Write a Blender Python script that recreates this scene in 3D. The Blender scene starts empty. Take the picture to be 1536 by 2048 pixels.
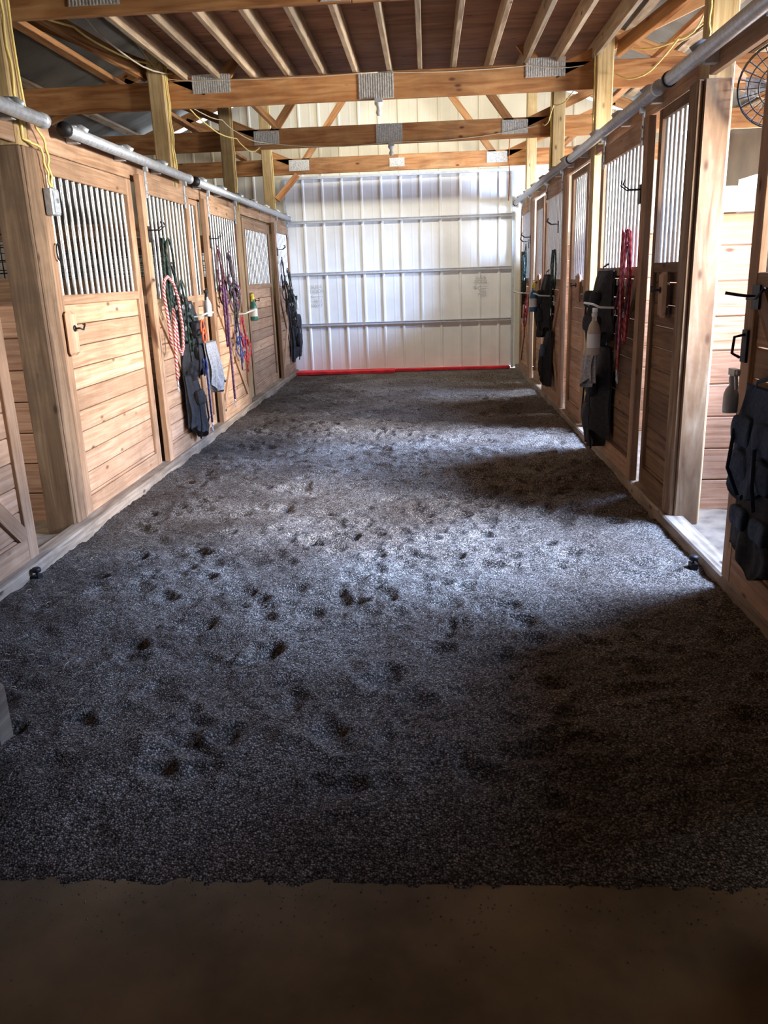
import bpy, bmesh, math, random
import numpy as np
from mathutils import Vector, Matrix
random.seed(7); rng=np.random.default_rng(3)
scene=bpy.context.scene
COL=scene.collection
scene.view_settings.view_transform='Standard'

# ------------------------------------------------------------------ materials
def newmat(name):
    m=bpy.data.materials.new(name); m.use_nodes=True
    nt=m.node_tree; b=nt.nodes['Principled BSDF']
    return m,nt,b
def N(nt,t,**k):
    n=nt.nodes.new(t)
    for a,v in k.items(): setattr(n,a,v)
    return n
def ramp(nt,stops):
    r=N(nt,'ShaderNodeValToRGB'); e=r.color_ramp.elements
    while len(e)>1: e.remove(e[-1])
    e[0].position=stops[0][0]; e[0].color=(*stops[0][1],1)
    for p,c in stops[1:]:
        x=e.new(p); x.color=(*c,1)
    return r
def wood(name,dark,mid,light,rough=.75,grain=22,dirt=.5,bump=.25,dirtcol=(.05,.035,.025)):
    m,nt,b=newmat(name); L=nt.links
    uv=N(nt,'ShaderNodeUVMap'); mp=N(nt,'ShaderNodeMapping'); mp.inputs['Scale'].default_value=(1.6,grain,1)
    L.new(uv.outputs[0],mp.inputs[0])
    n1=N(nt,'ShaderNodeTexNoise'); n1.inputs['Scale'].default_value=1.0; n1.inputs['Detail'].default_value=7; n1.inputs['Distortion'].default_value=1.2
    L.new(mp.outputs[0],n1.inputs['Vector'])
    r=ramp(nt,[(.28,dark),(.5,mid),(.72,light)]); L.new(n1.outputs[0],r.inputs[0])
    at=N(nt,'ShaderNodeAttribute',attribute_name='tone')
    mr=N(nt,'ShaderNodeMapRange'); mr.inputs[3].default_value=.72; mr.inputs[4].default_value=1.15
    L.new(at.outputs['Fac'],mr.inputs[0])
    mul=N(nt,'ShaderNodeMix',data_type='RGBA',blend_type='MULTIPLY'); mul.inputs[0].default_value=1
    L.new(r.outputs[0],mul.inputs[6]); L.new(mr.outputs[0],mul.inputs[7])
    mp2=N(nt,'ShaderNodeMapping'); mp2.inputs['Scale'].default_value=(3.2,7,1); L.new(uv.outputs[0],mp2.inputs[0])
    vo=N(nt,'ShaderNodeTexVoronoi'); vo.inputs['Scale'].default_value=1; L.new(mp2.outputs[0],vo.inputs['Vector'])
    kr=ramp(nt,[(.05,(1,1,1)),(.13,(0,0,0))]); L.new(vo.outputs['Distance'],kr.inputs[0])
    mk_=N(nt,'ShaderNodeMix',data_type='RGBA'); L.new(kr.outputs[0],mk_.inputs[0]); L.new(mul.outputs[2],mk_.inputs[6]); mk_.inputs[7].default_value=(dark[0]*.45,dark[1]*.4,dark[2]*.4,1)
    ob=N(nt,'ShaderNodeTexCoord'); n2=N(nt,'ShaderNodeTexNoise'); n2.inputs['Scale'].default_value=2.3; n2.inputs['Detail'].default_value=8; n2.inputs['Roughness'].default_value=.65
    L.new(ob.outputs['Object'],n2.inputs['Vector'])
    dr=ramp(nt,[(.44,(0,0,0)),(.76,(dirt,dirt,dirt))]); L.new(n2.outputs[0],dr.inputs[0])
    md=N(nt,'ShaderNodeMix',data_type='RGBA'); L.new(dr.outputs[0],md.inputs[0]); L.new(mk_.outputs[2],md.inputs[6]); md.inputs[7].default_value=(*dirtcol,1)
    L.new(md.outputs[2],b.inputs['Base Color'])
    bp=N(nt,'ShaderNodeBump'); bp.inputs['Strength'].default_value=bump; bp.inputs['Distance'].default_value=.006
    L.new(n1.outputs[0],bp.inputs['Height']); L.new(bp.outputs[0],b.inputs['Normal'])
    b.inputs['Roughness'].default_value=rough; b.inputs['Specular IOR Level'].default_value=.3
    return m
def plain(name,col,rough=.6,metal=0,var=.25,scale=12,bump=.1):
    m,nt,b=newmat(name); L=nt.links
    ob=N(nt,'ShaderNodeTexCoord'); n=N(nt,'ShaderNodeTexNoise'); n.inputs['Scale'].default_value=scale; n.inputs['Detail'].default_value=5
    L.new(ob.outputs['Object'],n.inputs['Vector'])
    lo=tuple(max(0,c*(1-var)) for c in col); hi=tuple(min(1,c*(1+var)) for c in col)
    r=ramp(nt,[(.3,lo),(.7,hi)]); L.new(n.outputs[0],r.inputs[0]); L.new(r.outputs[0],b.inputs['Base Color'])
    b.inputs['Roughness'].default_value=rough; b.inputs['Metallic'].default_value=metal
    if bump:
        bp=N(nt,'ShaderNodeBump'); bp.inputs['Strength'].default_value=bump; bp.inputs['Distance'].default_value=.01
        L.new(n.outputs[0],bp.inputs['Height']); L.new(bp.outputs[0],b.inputs['Normal'])
    return m
def rope(name,c1,c2,sc=30):
    m,nt,b=newmat(name); L=nt.links
    uv=N(nt,'ShaderNodeUVMap'); w=N(nt,'ShaderNodeTexWave',bands_direction='DIAGONAL'); w.inputs['Scale'].default_value=sc*.32; w.inputs['Distortion'].default_value=.6
    L.new(uv.outputs[0],w.inputs['Vector']); r=ramp(nt,[(.42,c1),(.52,c2)]); L.new(w.outputs[0],r.inputs[0]); L.new(r.outputs[0],b.inputs['Base Color'])
    bp=N(nt,'ShaderNodeBump'); bp.inputs['Strength'].default_value=.5; bp.inputs['Distance'].default_value=.004; L.new(w.outputs[0],bp.inputs['Height']); L.new(bp.outputs[0],b.inputs['Normal'])
    b.inputs['Roughness'].default_value=.8
    return m

W_DOOR=wood('door_pine',(.34,.19,.105),(.49,.30,.185),(.58,.39,.265),dirt=.5,grain=34,bump=.12,dirtcol=(.13,.08,.05))
W_FRAME=wood('frame_pine',(.30,.165,.09),(.43,.26,.155),(.53,.36,.235),dirt=.55,grain=34,bump=.12,dirtcol=(.10,.06,.035))
W_POST=wood('post_wood',(.34,.22,.09),(.50,.35,.16),(.60,.46,.25),dirt=.5,grain=34)
W_TRUSS=wood('truss_pine',(.26,.095,.03),(.48,.22,.08),(.62,.35,.15),dirt=.4,grain=14,bump=.1)
W_JOIST=wood('joist_pine',(.30,.19,.11),(.48,.35,.22),(.60,.47,.32),dirt=.4)
W_DECK=wood('deck_plywood',(.20,.09,.045),(.34,.165,.09),(.44,.23,.13),dirt=.4,grain=8)
W_RED=wood('divider_board',(.32,.15,.085),(.48,.27,.17),(.58,.37,.26),dirt=.4,grain=34)
W_DARK=wood('dark_board',(.10,.05,.027),(.18,.10,.052),(.26,.15,.08),dirt=.5,grain=30,bump=.12)  # dark wood for boards in shade, their shade put into the colour
W_JAMB=wood('jamb_wood',(.12,.068,.038),(.21,.13,.075),(.31,.205,.125),dirt=.75)
W_SILL=wood('sill_board',(.15,.11,.075),(.28,.21,.15),(.40,.33,.25),dirt=.7)
W_PALE=wood('pale_board',(.30,.25,.16),(.45,.38,.26),(.55,.48,.35),dirt=.3)
W_PEEL=wood('peeling_board',(.18,.095,.05),(.34,.215,.125),(.52,.41,.29),dirt=.85,grain=12,dirtcol=(.12,.065,.035))
GALV=plain('galvanized',(.52,.56,.60),.42,.5,.2,35,.05)
GIRT=plain('painted_girt',(.60,.63,.66),.5,.15,.1,20,.03)
BARS=plain('bar_metal',(.64,.65,.66),.32,.6,.1,30,.0)
GUSS=plain('gusset_steel',(.60,.60,.58),.5,.5,.25,60,.4)
BLACKM=plain('black_iron',(.02,.02,.022),.5,.5,.3,30)
WHITEM=plain('cream_metal_siding',(.82,.77,.60),.5,0,.06,3,.04)  # cream includes a little warm bounce light in the colour
DOORM=plain('white_metal_siding',(.88,.89,.87),.5,0,.07,2.5,.05)
GREYM=plain('roof_sheet',(.15,.135,.11),.6,0,.5,1.6,.3)
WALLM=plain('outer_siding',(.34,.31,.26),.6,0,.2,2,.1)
WALLD=plain('outer_siding_shaded',(.12,.10,.075),.7,0,.3,2,.1)  # darker siding copy, the left wall's shade put into its colour
BLACKC=plain('black_cloth',(.016,.016,.020),.85,0,.5,40,.5)
DENIM=plain('blue_cloth',(.04,.065,.115),.9,0,.3,50,.5)
GREYC=plain('grey_mesh_cloth',(.32,.32,.33),.9,0,.3,60,.5)
WHITEP=plain('white_plastic',(.70,.71,.69),.4,0,.06,10,.0)
TANP=plain('tan_plastic',(.50,.42,.33),.5,0,.15,10,.0)
BLUEP=plain('blue_plastic',(.03,.12,.26),.35,0,.1,10,0)
GREENP=plain('green_plastic',(.03,.16,.12),.35,0,.1,10,0)
YELP=plain('yellow_plastic',(.75,.62,.05),.4,0,.1,10,0)
ORAP=plain('orange_plastic',(.70,.12,.04),.4,0,.1,10,0)
YELC=plain('yellow_cable',(.78,.62,.20),.5,0,.1,10,0)
WHITC=plain('white_cable',(.60,.52,.38),.5,0,.1,10,0)
REDP=plain('red_threshold',(.80,.02,.035),.7,0,.35,6,.1)
MARK=plain('marker_ink',(.50,.50,.52),.7,0,.1,10,0)
R_RW=rope('red_white_rope',(.42,.04,.05),(.60,.50,.46),60)
R_GREEN=rope('green_black_rope',(.01,.013,.012),(.02,.06,.045),40)
R_PURP=rope('purple_rope',(.07,.025,.07),(.14,.06,.16),40)
R_MAR=rope('maroon_strap',(.07,.018,.03),(.12,.035,.06),40)
R_RED=rope('red_rope',(.30,.015,.03),(.48,.045,.07),40)
R_PINK=rope('pink_rope',(.40,.06,.08),(.55,.18,.17),40)
R_BLK=rope('black_strap',(.012,.012,.012),(.035,.035,.035),40)
R_ORG=rope('orange_cord',(.65,.18,.05),(.75,.30,.10),40)
R_BLUE=rope('blue_strap',(.015,.03,.14),(.04,.07,.24),40)

def gravelmat():
    m,nt,b=newmat('pea_gravel'); L=nt.links
    ob=N(nt,'ShaderNodeTexCoord')
    v=N(nt,'ShaderNodeTexVoronoi'); v.inputs['Scale'].default_value=150
    L.new(ob.outputs['Object'],v.inputs['Vector'])
    r=ramp(nt,[(0,(.10,.085,.075)),(.35,(.19,.17,.15)),(.7,(.33,.305,.28)),(1,(.62,.58,.53))])
    sep=N(nt,'ShaderNodeSeparateColor'); L.new(v.outputs['Color'],sep.inputs[0]); L.new(sep.outputs[0],r.inputs[0])
    dr=ramp(nt,[(.30,(1,1,1)),(.70,(.28,.25,.22))]); L.new(v.outputs['Distance'],dr.inputs[0])
    mu=N(nt,'ShaderNodeMix',data_type='RGBA',blend_type='MULTIPLY'); mu.inputs[0].default_value=1
    L.new(r.outputs[0],mu.inputs[6]); L.new(dr.outputs[0],mu.inputs[7])
    n=N(nt,'ShaderNodeTexNoise'); n.inputs['Scale'].default_value=1.7; n.inputs['Detail'].default_value=7
    L.new(ob.outputs['Object'],n.inputs['Vector']); nr=ramp(nt,[(.35,(.60,.51,.45)),(.65,(1.0,.96,.92))]); L.new(n.outputs[0],nr.inputs[0])
    m2=N(nt,'ShaderNodeMix',data_type='RGBA',blend_type='MULTIPLY'); m2.inputs[0].default_value=1
    L.new(mu.outputs[2],m2.inputs[6]); L.new(nr.outputs[0],m2.inputs[7])
    # shade and some damp painted into the gravel colour along one aisle side
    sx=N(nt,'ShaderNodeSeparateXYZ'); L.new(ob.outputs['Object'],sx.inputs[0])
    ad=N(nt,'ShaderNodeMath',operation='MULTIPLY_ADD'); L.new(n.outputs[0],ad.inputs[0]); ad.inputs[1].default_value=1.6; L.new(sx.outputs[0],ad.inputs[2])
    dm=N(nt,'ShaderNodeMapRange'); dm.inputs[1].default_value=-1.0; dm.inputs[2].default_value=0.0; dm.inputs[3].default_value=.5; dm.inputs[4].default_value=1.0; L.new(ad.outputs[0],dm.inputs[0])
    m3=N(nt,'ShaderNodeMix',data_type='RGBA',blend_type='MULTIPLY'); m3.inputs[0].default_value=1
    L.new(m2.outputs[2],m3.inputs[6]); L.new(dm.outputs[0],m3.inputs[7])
    L.new(m3.outputs[2],b.inputs['Base Color'])
    bp=N(nt,'ShaderNodeBump',invert=True); bp.inputs['Strength'].default_value=.85; bp.inputs['Distance'].default_value=.005
    L.new(v.outputs['Distance'],bp.inputs['Height']); L.new(bp.outputs[0],b.inputs['Normal'])
    b.inputs['Roughness'].default_value=.9; b.inputs['Specular IOR Level'].default_value=.2
    return m
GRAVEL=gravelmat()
CONC=plain('dusty_concrete',(.24,.16,.08),.9,0,.5,2.6,.5)
DIRT=plain('stall_dirt',(.20,.15,.105),.9,0,.4,9,.6)
STONE=plain('pebble_stone',(.26,.22,.18),.85,0,.6,30,.2)

# ------------------------------------------------------------------ mesh builder
class MB:
    def __init__(s): s.v=[];s.f=[];s.uv=[];s.t=[];s.sm=[]
    def add(s,vs,fs,uvs,tone,smooth):
        o=len(s.v); s.v+= [tuple(x) for x in vs]
        for f,u in zip(fs,uvs):
            s.f.append([i+o for i in f]); s.uv.append(u); s.t.append(tone); s.sm.append(smooth)
    def box(s,c,d,rot=None,tone=None,taper=None):
        if tone is None: tone=random.random()
        hx,hy,hz=[k/2 for k in d]
        L=[(x*hx,y*hy,z*hz) for x in(-1,1) for y in(-1,1) for z in(-1,1)]
        fs=[(0,1,3,2),(4,6,7,5),(0,4,5,1),(2,3,7,6),(0,2,6,4),(1,5,7,3)]
        nax=[0,0,1,1,2,2]; la=int(np.argmax(d)); ou,ov=random.uniform(0,50),random.uniform(0,50)
        uvs=[]
        for f,n in zip(fs,nax):
            if n==la: a,b=[k for k in range(3) if k!=la]; sc=.08
            else: a=la; b=[k for k in range(3) if k not in(la,n)][0]; sc=1
            uvs.append([(L[i][a]*sc+ou,L[i][b]+ov+n*.37) for i in f])
        c=Vector(c)
        vs=[(c+(rot@Vector(p) if rot is not None else Vector(p))) for p in L]
        s.add(vs,fs,uvs,tone,False)
        return s
    def span(s,x0,x1,y0,y1,z0,z1,tone=None):
        return s.box(((x0+x1)/2,(y0+y1)/2,(z0+z1)/2),(abs(x1-x0),abs(y1-y0),abs(z1-z0)),tone=tone)
    def beam(s,p0,p1,w,t,side=(0,1,0),tone=None):
        p0=Vector(p0);p1=Vector(p1); z=(p1-p0); l=z.length; z.normalize()
        y=Vector(side); y=(y-z*y.dot(z)).normalized(); x=y.cross(z)
        M=Matrix((x,y,z)).transposed()
        return s.box((p0+p1)/2,(w,t,l),rot=M,tone=tone)
    def tube(s,pts,r,seg=8,closed=False,cap=True,r2=None):
        pts=[Vector(p) for p in pts]; n=len(pts); tone=random.random()
        vs=[];prev=None;acc=0;us=[]
        for i,p in enumerate(pts):
            if closed: t=pts[(i+1)%n]-pts[i-1]
            else: t=pts[min(i+1,n-1)]-pts[max(i-1,0)]
            if t.length<1e-9: t=Vector((0,0,1))
            t.normalize()
            if prev is None:
                a=Vector((0,0,1)) if abs(t.z)<.9 else Vector((1,0,0)); x=t.cross(a).normalized()
            else: x=(prev-t*prev.dot(t)); x=x.normalized() if x.length>1e-6 else t.orthogonal().normalized()
            prev=x; y=t.cross(x)
            if i: acc+=(pts[i]-pts[i-1]).length
            us.append(acc)
            if isinstance(r,tuple): ra,rb=r
            else: ra=rb=(r if r2 is None else r+(r2-r)*i/(n-1))
            for k in range(seg):
                a=2*math.pi*k/seg; vs.append(p+x*math.cos(a)*ra+y*math.sin(a)*rb)
        fs=[];uv=[]
        m=n if closed else n-1
        for i in range(m):
            j=(i+1)%n; u0=us[i]; u1=us[j] if j else us[i]+.02
            for k in range(seg):
                l=(k+1)%seg; fs.append((i*seg+k,i*seg+l,j*seg+l,j*seg+k))
                uv.append([(u0,k*.01),(u0,(k+1)*.01),(u1,(k+1)*.01),(u1,k*.01)])
        if cap and not closed:
            fs.append(tuple(range(seg))[::-1]); uv.append([(0,0)]*seg)
            fs.append(tuple((n-1)*seg+k for k in range(seg))); uv.append([(0,0)]*seg)
        s.add(vs,fs,uv,tone,True); return s
    def cyl(s,p0,p1,r,seg=12,r2=None): return s.tube([p0,p1],r,seg,r2=r2)
    def lathe(s,c,prof,seg=16,axis=(0,0,1)):
        c=Vector(c);z=Vector(axis).normalized();x=z.orthogonal().normalized();y=z.cross(x)
        vs=[];fs=[];uv=[]
        for r,h in prof:
            for k in range(seg):
                a=2*math.pi*k/seg; vs.append(c+z*h+(x*math.cos(a)+y*math.sin(a))*max(r,1e-4))
        for i in range(len(prof)-1):
            for k in range(seg):
                l=(k+1)%seg; fs.append((i*seg+k,i*seg+l,(i+1)*seg+l,(i+1)*seg+k)); uv.append([(k/seg,i),(l/seg,i),(l/seg,i+1),(k/seg,i+1)])
        s.add(vs,fs,uv,.5,True); return s
    def soft(s,c,d,taper=1.0,bulge=.3,noise=.02,n=9,seed=0,sag=0):
        r=random.Random(seed); fr=[(r.uniform(4,14),r.uniform(4,14),r.uniform(0,6)) for _ in range(4)]
        c=Vector(c); vs=[];idx={};fs=[];uv=[]
        def P(i,j,k):
            key=(i,j,k)
            if key in idx: return idx[key]
            q=[2*a/n-1 for a in key]
            l=max(1e-6,sum(abs(a)**4 for a in q)**.25); m_=max(abs(a) for a in q)
            q=[a/l*m_ for a in q]
            tz=(1+(taper-1)*(1-q[2])/2)
            x=q[0]*d[0]/2*(1+bulge*(1-q[2]**2)*.5)*tz; y=q[1]*d[1]/2*tz; z=q[2]*d[2]/2
            dn=sum(math.sin(a*(y+.3)*3+b*z*1.3+ph) for a,b,ph in fr)*noise/4*2
            idx[key]=len(vs); vs.append(c+Vector((x+dn,y+dn*.6,z-sag*abs(q[1])))); return idx[key]
        for ax in range(3):
            for sd in (0,n):
                for a in range(n):
                    for b in range(n):
                        def K(a_,b_):
                            t=[0,0,0]; t[ax]=sd; o=[k for k in range(3) if k!=ax]; t[o[0]]=a_; t[o[1]]=b_; return P(*t)
                        f=(K(a,b),K(a+1,b),K(a+1,b+1),K(a,b+1)); fs.append(f if (sd>0)==(ax!=1) else f[::-1]); uv.append([(a/n,b/n)]*4)
        s.add(vs,fs,uv,.5,True); return s
    def drape(s,x,y,z,d,w,h,t,seed=0,wtop=.8,wbot=1.0,fold=.025):
        r=random.Random(seed); nu,nv=26,20; ph=[r.uniform(0,6) for _ in range(6)]; sk=r.uniform(-.08,.08)
        vs=[];fs=[];uv=[]
        for side in (1,0):
            for j in range(nv+1):
                v=j/nv
                for i in range(nu+1):
                    u=i/nu*2-1
                    ww=w/2*(wtop+(wbot-wtop)*v+.06*math.sin(5*v+ph[0])+.04*math.sin(11*v+ph[1]))
                    yy=y+u*ww+sk*v
                    hem=h*v*(1+.10*math.sin(3.1*u+ph[2])+.05*math.sin(8*u+ph[3]))
                    edge=(1-u**6)*(.35+.65*math.sin(min(1,v*1.3)*math.pi*.62))
                    f_=fold*(math.sin(7*u+2*v+ph[4])+.6*math.sin(13*u-3*v+ph[5])+.4*math.sin(9*v+4*u))*v
                    xx=x+d*.006
                    if side: xx=x+d*max(.012,(t*edge+f_+fold))
                    vs.append((xx,yy,z-hem))
        o=(nu+1)*(nv+1)
        for j in range(nv):
            for i in range(nu):
                a=j*(nu+1)+i; q=(a,a+1,a+nu+2,a+nu+1); fs.append(q); uv.append([(0,0)]*4); fs.append(tuple(k+o for k in q[::-1])); uv.append([(0,0)]*4)
        bd=[i for i in range(nu+1)]+[j*(nu+1)+nu for j in range(1,nv+1)]+[nv*(nu+1)+i for i in range(nu-1,-1,-1)]+[j*(nu+1) for j in range(nv-1,0,-1)]
        for k in range(len(bd)):
            a,b=bd[k],bd[(k+1)%len(bd)]; fs.append((a,b,b+o,a+o)); uv.append([(0,0)]*4)
        s.add(vs,fs,uv,.5,True); return s
ORI={}
def mk(name,mb,mat,parent=None,origin=None,bevel=0):
    me=bpy.data.meshes.new(name)
    if origin is None:
        if parent is not None: origin=parent['_o']
        else:
            a=np.array(mb.v); origin=((a[:,0].min()+a[:,0].max())/2,(a[:,1].min()+a[:,1].max())/2,a[:,2].min())
    a=np.array(mb.v)-np.array(origin)
    me.from_pydata([tuple(p) for p in a],[],mb.f)
    ul=me.uv_layers.new(name='UVMap'); flat=[]
    for u in mb.uv:
        for q in u: flat+= [q[0],q[1]]
    ul.data.foreach_set('uv',flat)
    at=me.attributes.new('tone','FLOAT','FACE'); at.data.foreach_set('value',mb.t)
    me.polygons.foreach_set('use_smooth',mb.sm)
    me.materials.append(mat); me.update()
    o=bpy.data.objects.new(name,me); COL.objects.link(o)
    if parent is not None:
        o.parent=parent; po=Vector(parent['_o']); o.location=Vector(origin)-po
    else: o.location=origin
    ORI[o.name]=Vector(origin)
    if bevel:
        b=o.modifiers.new('bev','BEVEL'); b.width=bevel; b.segments=1; b.limit_method='ANGLE'
    return o
def empty(name,o):
    e=bpy.data.objects.new(name,None); e.empty_display_size=.1; e.location=o; COL.objects.link(e); e['_o']=tuple(o); return e
def T(o,label,cat,group=None,kind=None):
    o['label']=label; o['category']=cat
    if group: o['group']=group
    if kind: o['kind']=kind
    return o
def S(o,label=None):
    o['kind']='structure'
    if label: o['label']=label; o['category']=o.name.split('_')[0]
    return o

XL,XR=-2.2,1.42
LX,RX,ZE,CX,PITCH=-5.1,4.3,3.3,-.4,.38
YF,YB=-3.0,13.3
def roofz(x): return ZE+PITCH*(4.7-abs(x-CX))

# ------------------------------------------------------------------ shell
m=MB(); m.span(LX,RX,YF,YB,-.16,-.06); S(mk('floor',m,CONC),'dusty brown concrete barn floor')
for nm,x0,x1 in (('stall_bedding',LX,XL-.1),('stall_bedding',XR+.12,RX)):
    m=MB(); nx,ny=40,110; vs=[];fs=[];uv=[]
    for j in range(ny+1):
        for i in range(nx+1):
            vs.append((x0+(x1-x0)*i/nx,2.7+(10.5)*j/ny,.005+random.uniform(-.008,.012)))
    for j in range(ny):
        for i in range(nx):
            a=j*(nx+1)+i; fs.append((a,a+1,a+nx+2,a+nx+1)); uv.append([(0,0)]*4)
    m.add(vs,fs,uv,.5,True); o=mk(nm,m,DIRT); T(o,'dry grey dirt and straw bedding covering the stall floors','bedding',kind='stuff')

def vnoise(X,Y,sc,seed):
    g=np.random.default_rng(seed).random((400,400)); x=X*sc+50; y=Y*sc+50
    xi=np.floor(x).astype(int);yi=np.floor(y).astype(int);fx=x-xi;fy=y-yi;fx=fx*fx*(3-2*fx);fy=fy*fy*(3-2*fy)
    xi%=399;yi%=399
    return (g[yi,xi]*(1-fx)+g[yi,xi+1]*fx)*(1-fy)+(g[yi+1,xi]*(1-fx)+g[yi+1,xi+1]*fx)*fy-.5
gx=np.arange(XL-.03,XR+.06,.0125); gy=np.arange(1.62,13.28,.0135)
X,Y=np.meshgrid(gx,gy)
Z=.035*vnoise(X,Y,1.1,1)+.025*vnoise(X,Y,3.2,2)+.016*vnoise(X,Y,8,3)+.011*vnoise(X,Y,19,4)+.007*vnoise(X,Y,42,5)
def hoof(cx,cy,r,d,ang):
    i0,i1=np.searchsorted(gx,[cx-.35,cx+.35]); j0,j1=np.searchsorted(gy,[cy-.35,cy+.35])
    x=X[j0:j1,i0:i1];y=Y[j0:j1,i0:i1]
    ca,sa=math.cos(ang),math.sin(ang)
    dx=(x-cx)*ca+(y-cy)*sa; dy=-(x-cx)*sa+(y-cy)*ca
    wob=1+1.1*vnoise(x,y,13,int(abs(cx*100))%97)
    q=np.sqrt((dx/1.0)**2+(dy/1.15)**2)/r*wob
    Z[j0:j1,i0:i1]+= -d*np.exp(-q**2.4)*(1+.6*np.tanh(dy/r*1.5)) + .33*d*np.exp(-((q-1.6)/.42)**2)
for k in range(760):
    cx=rng.uniform(-1.95,1.25); cy=rng.uniform(2.0,12.8)
    hoof(cx,cy,rng.uniform(.032,.055),rng.uniform(.010,.022),rng.uniform(-1.2,1.2))
for k in range(150):
    hoof(rng.normal(-.1,.6),rng.uniform(3.4,8.5),rng.uniform(.038,.058),rng.uniform(.018,.028),rng.uniform(-1,1))
for cx,cy in ((.2,5.0),(.35,4.9),(-.05,5.0),(-.2,4.7),(.0,4.55),(.3,4.6),(.1,4.2),(-1.05,3.3),(-1.3,3.1),(-.7,3.0),(-.2,2.8),(-.9,2.2),(-.3,2.1),(.15,2.15),(-.35,2.4),(.4,3.3),(.05,3.2),(-1.5,3.7),(.75,4.2),(-.45,3.6)):
    hoof(cx,cy,.062,.030,rng.uniform(-.6,.6))
Z=np.where(Z<-.035,-.035+(Z+.035)*.4,Z)
Z=np.maximum(Z,-.056)
edge=1.76+.02*vnoise(X,Y*0,3,9)+.03*vnoise(X,Y,16,10)+.02*vnoise(X,Y,50,12)
k=np.clip((Y-edge)/.55,0,1); k=k**.85
Z=-.0602+(Z+.0602)*k+.004*vnoise(X,Y,45,17)*(k<.3)
Z[Y<edge]=-.066
wk=np.clip((13.05-Y)/.4,0,1); Z=-.01+(Z+.01)*wk
nx=len(gx);ny=len(gy)
me=bpy.data.meshes.new('gravel'); V=np.stack([X,Y,Z],-1).reshape(-1,3)
me.vertices.add(len(V)); me.vertices.foreach_set('co',V.ravel())
I=(np.arange(ny-1)[:,None]*nx+np.arange(nx-1)[None,:]).ravel(); Q=np.stack([I,I+1,I+nx+1,I+nx],-1)
me.loops.add(Q.size); me.loops.foreach_set('vertex_index',Q.ravel().astype(np.int32))
me.polygons.add(len(Q)); me.polygons.foreach_set('loop_start',np.arange(0,Q.size,4).astype(np.int32))
me.update(calc_edges=True); me.polygons.foreach_set('use_smooth',[True]*len(Q))
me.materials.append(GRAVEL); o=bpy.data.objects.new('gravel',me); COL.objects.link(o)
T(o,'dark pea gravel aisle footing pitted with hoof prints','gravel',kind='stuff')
# grit kicked onto the concrete
m=MB()
for i in range(900):
    yy=1.78-abs(random.gauss(0,.13)) if i<750 else random.uniform(1.0,1.8); xx=random.uniform(-1.6,1.5); r=random.uniform(.0015,.0045)
    a=random.uniform(0,3); vs=[(xx+r*math.cos(a+k*2.09),yy+r*math.sin(a+k*2.09)*1.3,-.061) for k in range(3)]+[(xx+r*.2,yy,-.06+r*.9)]
    m.add(vs,[(0,1,3),(1,2,3),(2,0,3)],[[(0,0)]*3]*3,.5,False)
T(mk('loose_grit',m,STONE),'loose grit scattered on the dusty concrete','grit',kind='stuff')

def ribbed(m,x0,x1,z0,z1f,y,depth=.02,pitch=.305):
    xs=[];x=x0
    prof=[(0,0),(.13,0),(.138,.07),(.156,.07),(.164,0),(.252,0),(.268,1),(.289,1),(.305,0)]
    while x<x1-.001:
        for px,pd in prof[:-1]:
            if x+px<x1: xs.append((x+px,pd))
        x+=pitch
    xs.append((x1,0))
    vs=[];fs=[];uv=[]
    for px,pd in xs:
        vs.append((px,y-pd*depth,z0)); vs.append((px,y-pd*depth,z1f(px)))
    for i in range(len(xs)-1):
        fs.append((2*i,2*i+2,2*i+3,2*i+1)); uv.append([(0,0)]*4)
    m.add(vs,fs,uv,.5,False)
m=MB(); ribbed(m,LX,XL,0,lambda x:roofz(x)-.10,YB); ribbed(m,XL,XR-.07,3.0,lambda x:roofz(x)-.10,YB); ribbed(m,XR-.07,RX,0,lambda x:roofz(x)-.10,YB)
S(mk('wall_back',m,WHITEM),'cream ribbed metal gable wall')
m=MB(); ribbed(m,XL+.0,XR-.07,.03,lambda x:3.0,YB-.02,depth=.02); D1=mk('door_1',m,DOORM,origin=(-.4,YB,0)); S(D1,'large white ribbed metal sliding barn door'); D1['_o']=(-.4,YB,0)
for z in (.77,1.56,2.34):
    m=MB(); m.span(XL,XR-.08,YB-.075,YB-.05,z-.020,z+.020); m.span(XL,XR-.08,YB-.085,YB-.075,z+.012,z+.020); mk('girt',m,GIRT,D1)
m=MB(); m.span(XL-.02,XR-.05,YB-.09,YB-.05,2.96,3.0); mk('top_rail',m,GIRT,D1)
for xx in (XL,XR-.08):
    m=MB(); m.span(xx-.02,xx+.02,YB-.09,YB-.05,0,2.95); mk('side_rail',m,GIRT,D1)
def writing(txt,x,z,size):
    cu=bpy.data.curves.new('handwriting','FONT'); cu.body=txt; cu.size=size; cu.align_x='CENTER'; cu.space_line=.95; cu.extrude=.0004; cu.materials.append(MARK)
    o=bpy.data.objects.new('handwriting',cu); COL.objects.link(o); o.parent=D1; o.location=(x+.4,-.045,z); o.rotation_euler=(math.pi/2,0,.0); return o
writing('SLIDE\nDOOR',-1.78,1.34,.075); writing('THIS\nWAY',-1.77,1.12,.068)
writing('SLIDE\nDOOR',.84,1.40,.068); writing('THIS\nWAY',.86,1.2,.06)
m=MB(); yy=YB-.045
for a,b in (((-1.88,1.215),(-1.67,1.215)),((-1.88,1.215),(-1.84,1.24)),((-1.88,1.215),(-1.84,1.19)),((.73,1.28),(.95,1.28)),((.73,1.28),(.77,1.30)),((.73,1.28),(.77,1.26))):
    m.beam((a[0],yy,a[1]),(b[0],yy,b[1]),.006,.002)
mk('arrow_mark',m,MARK,D1)
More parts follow.
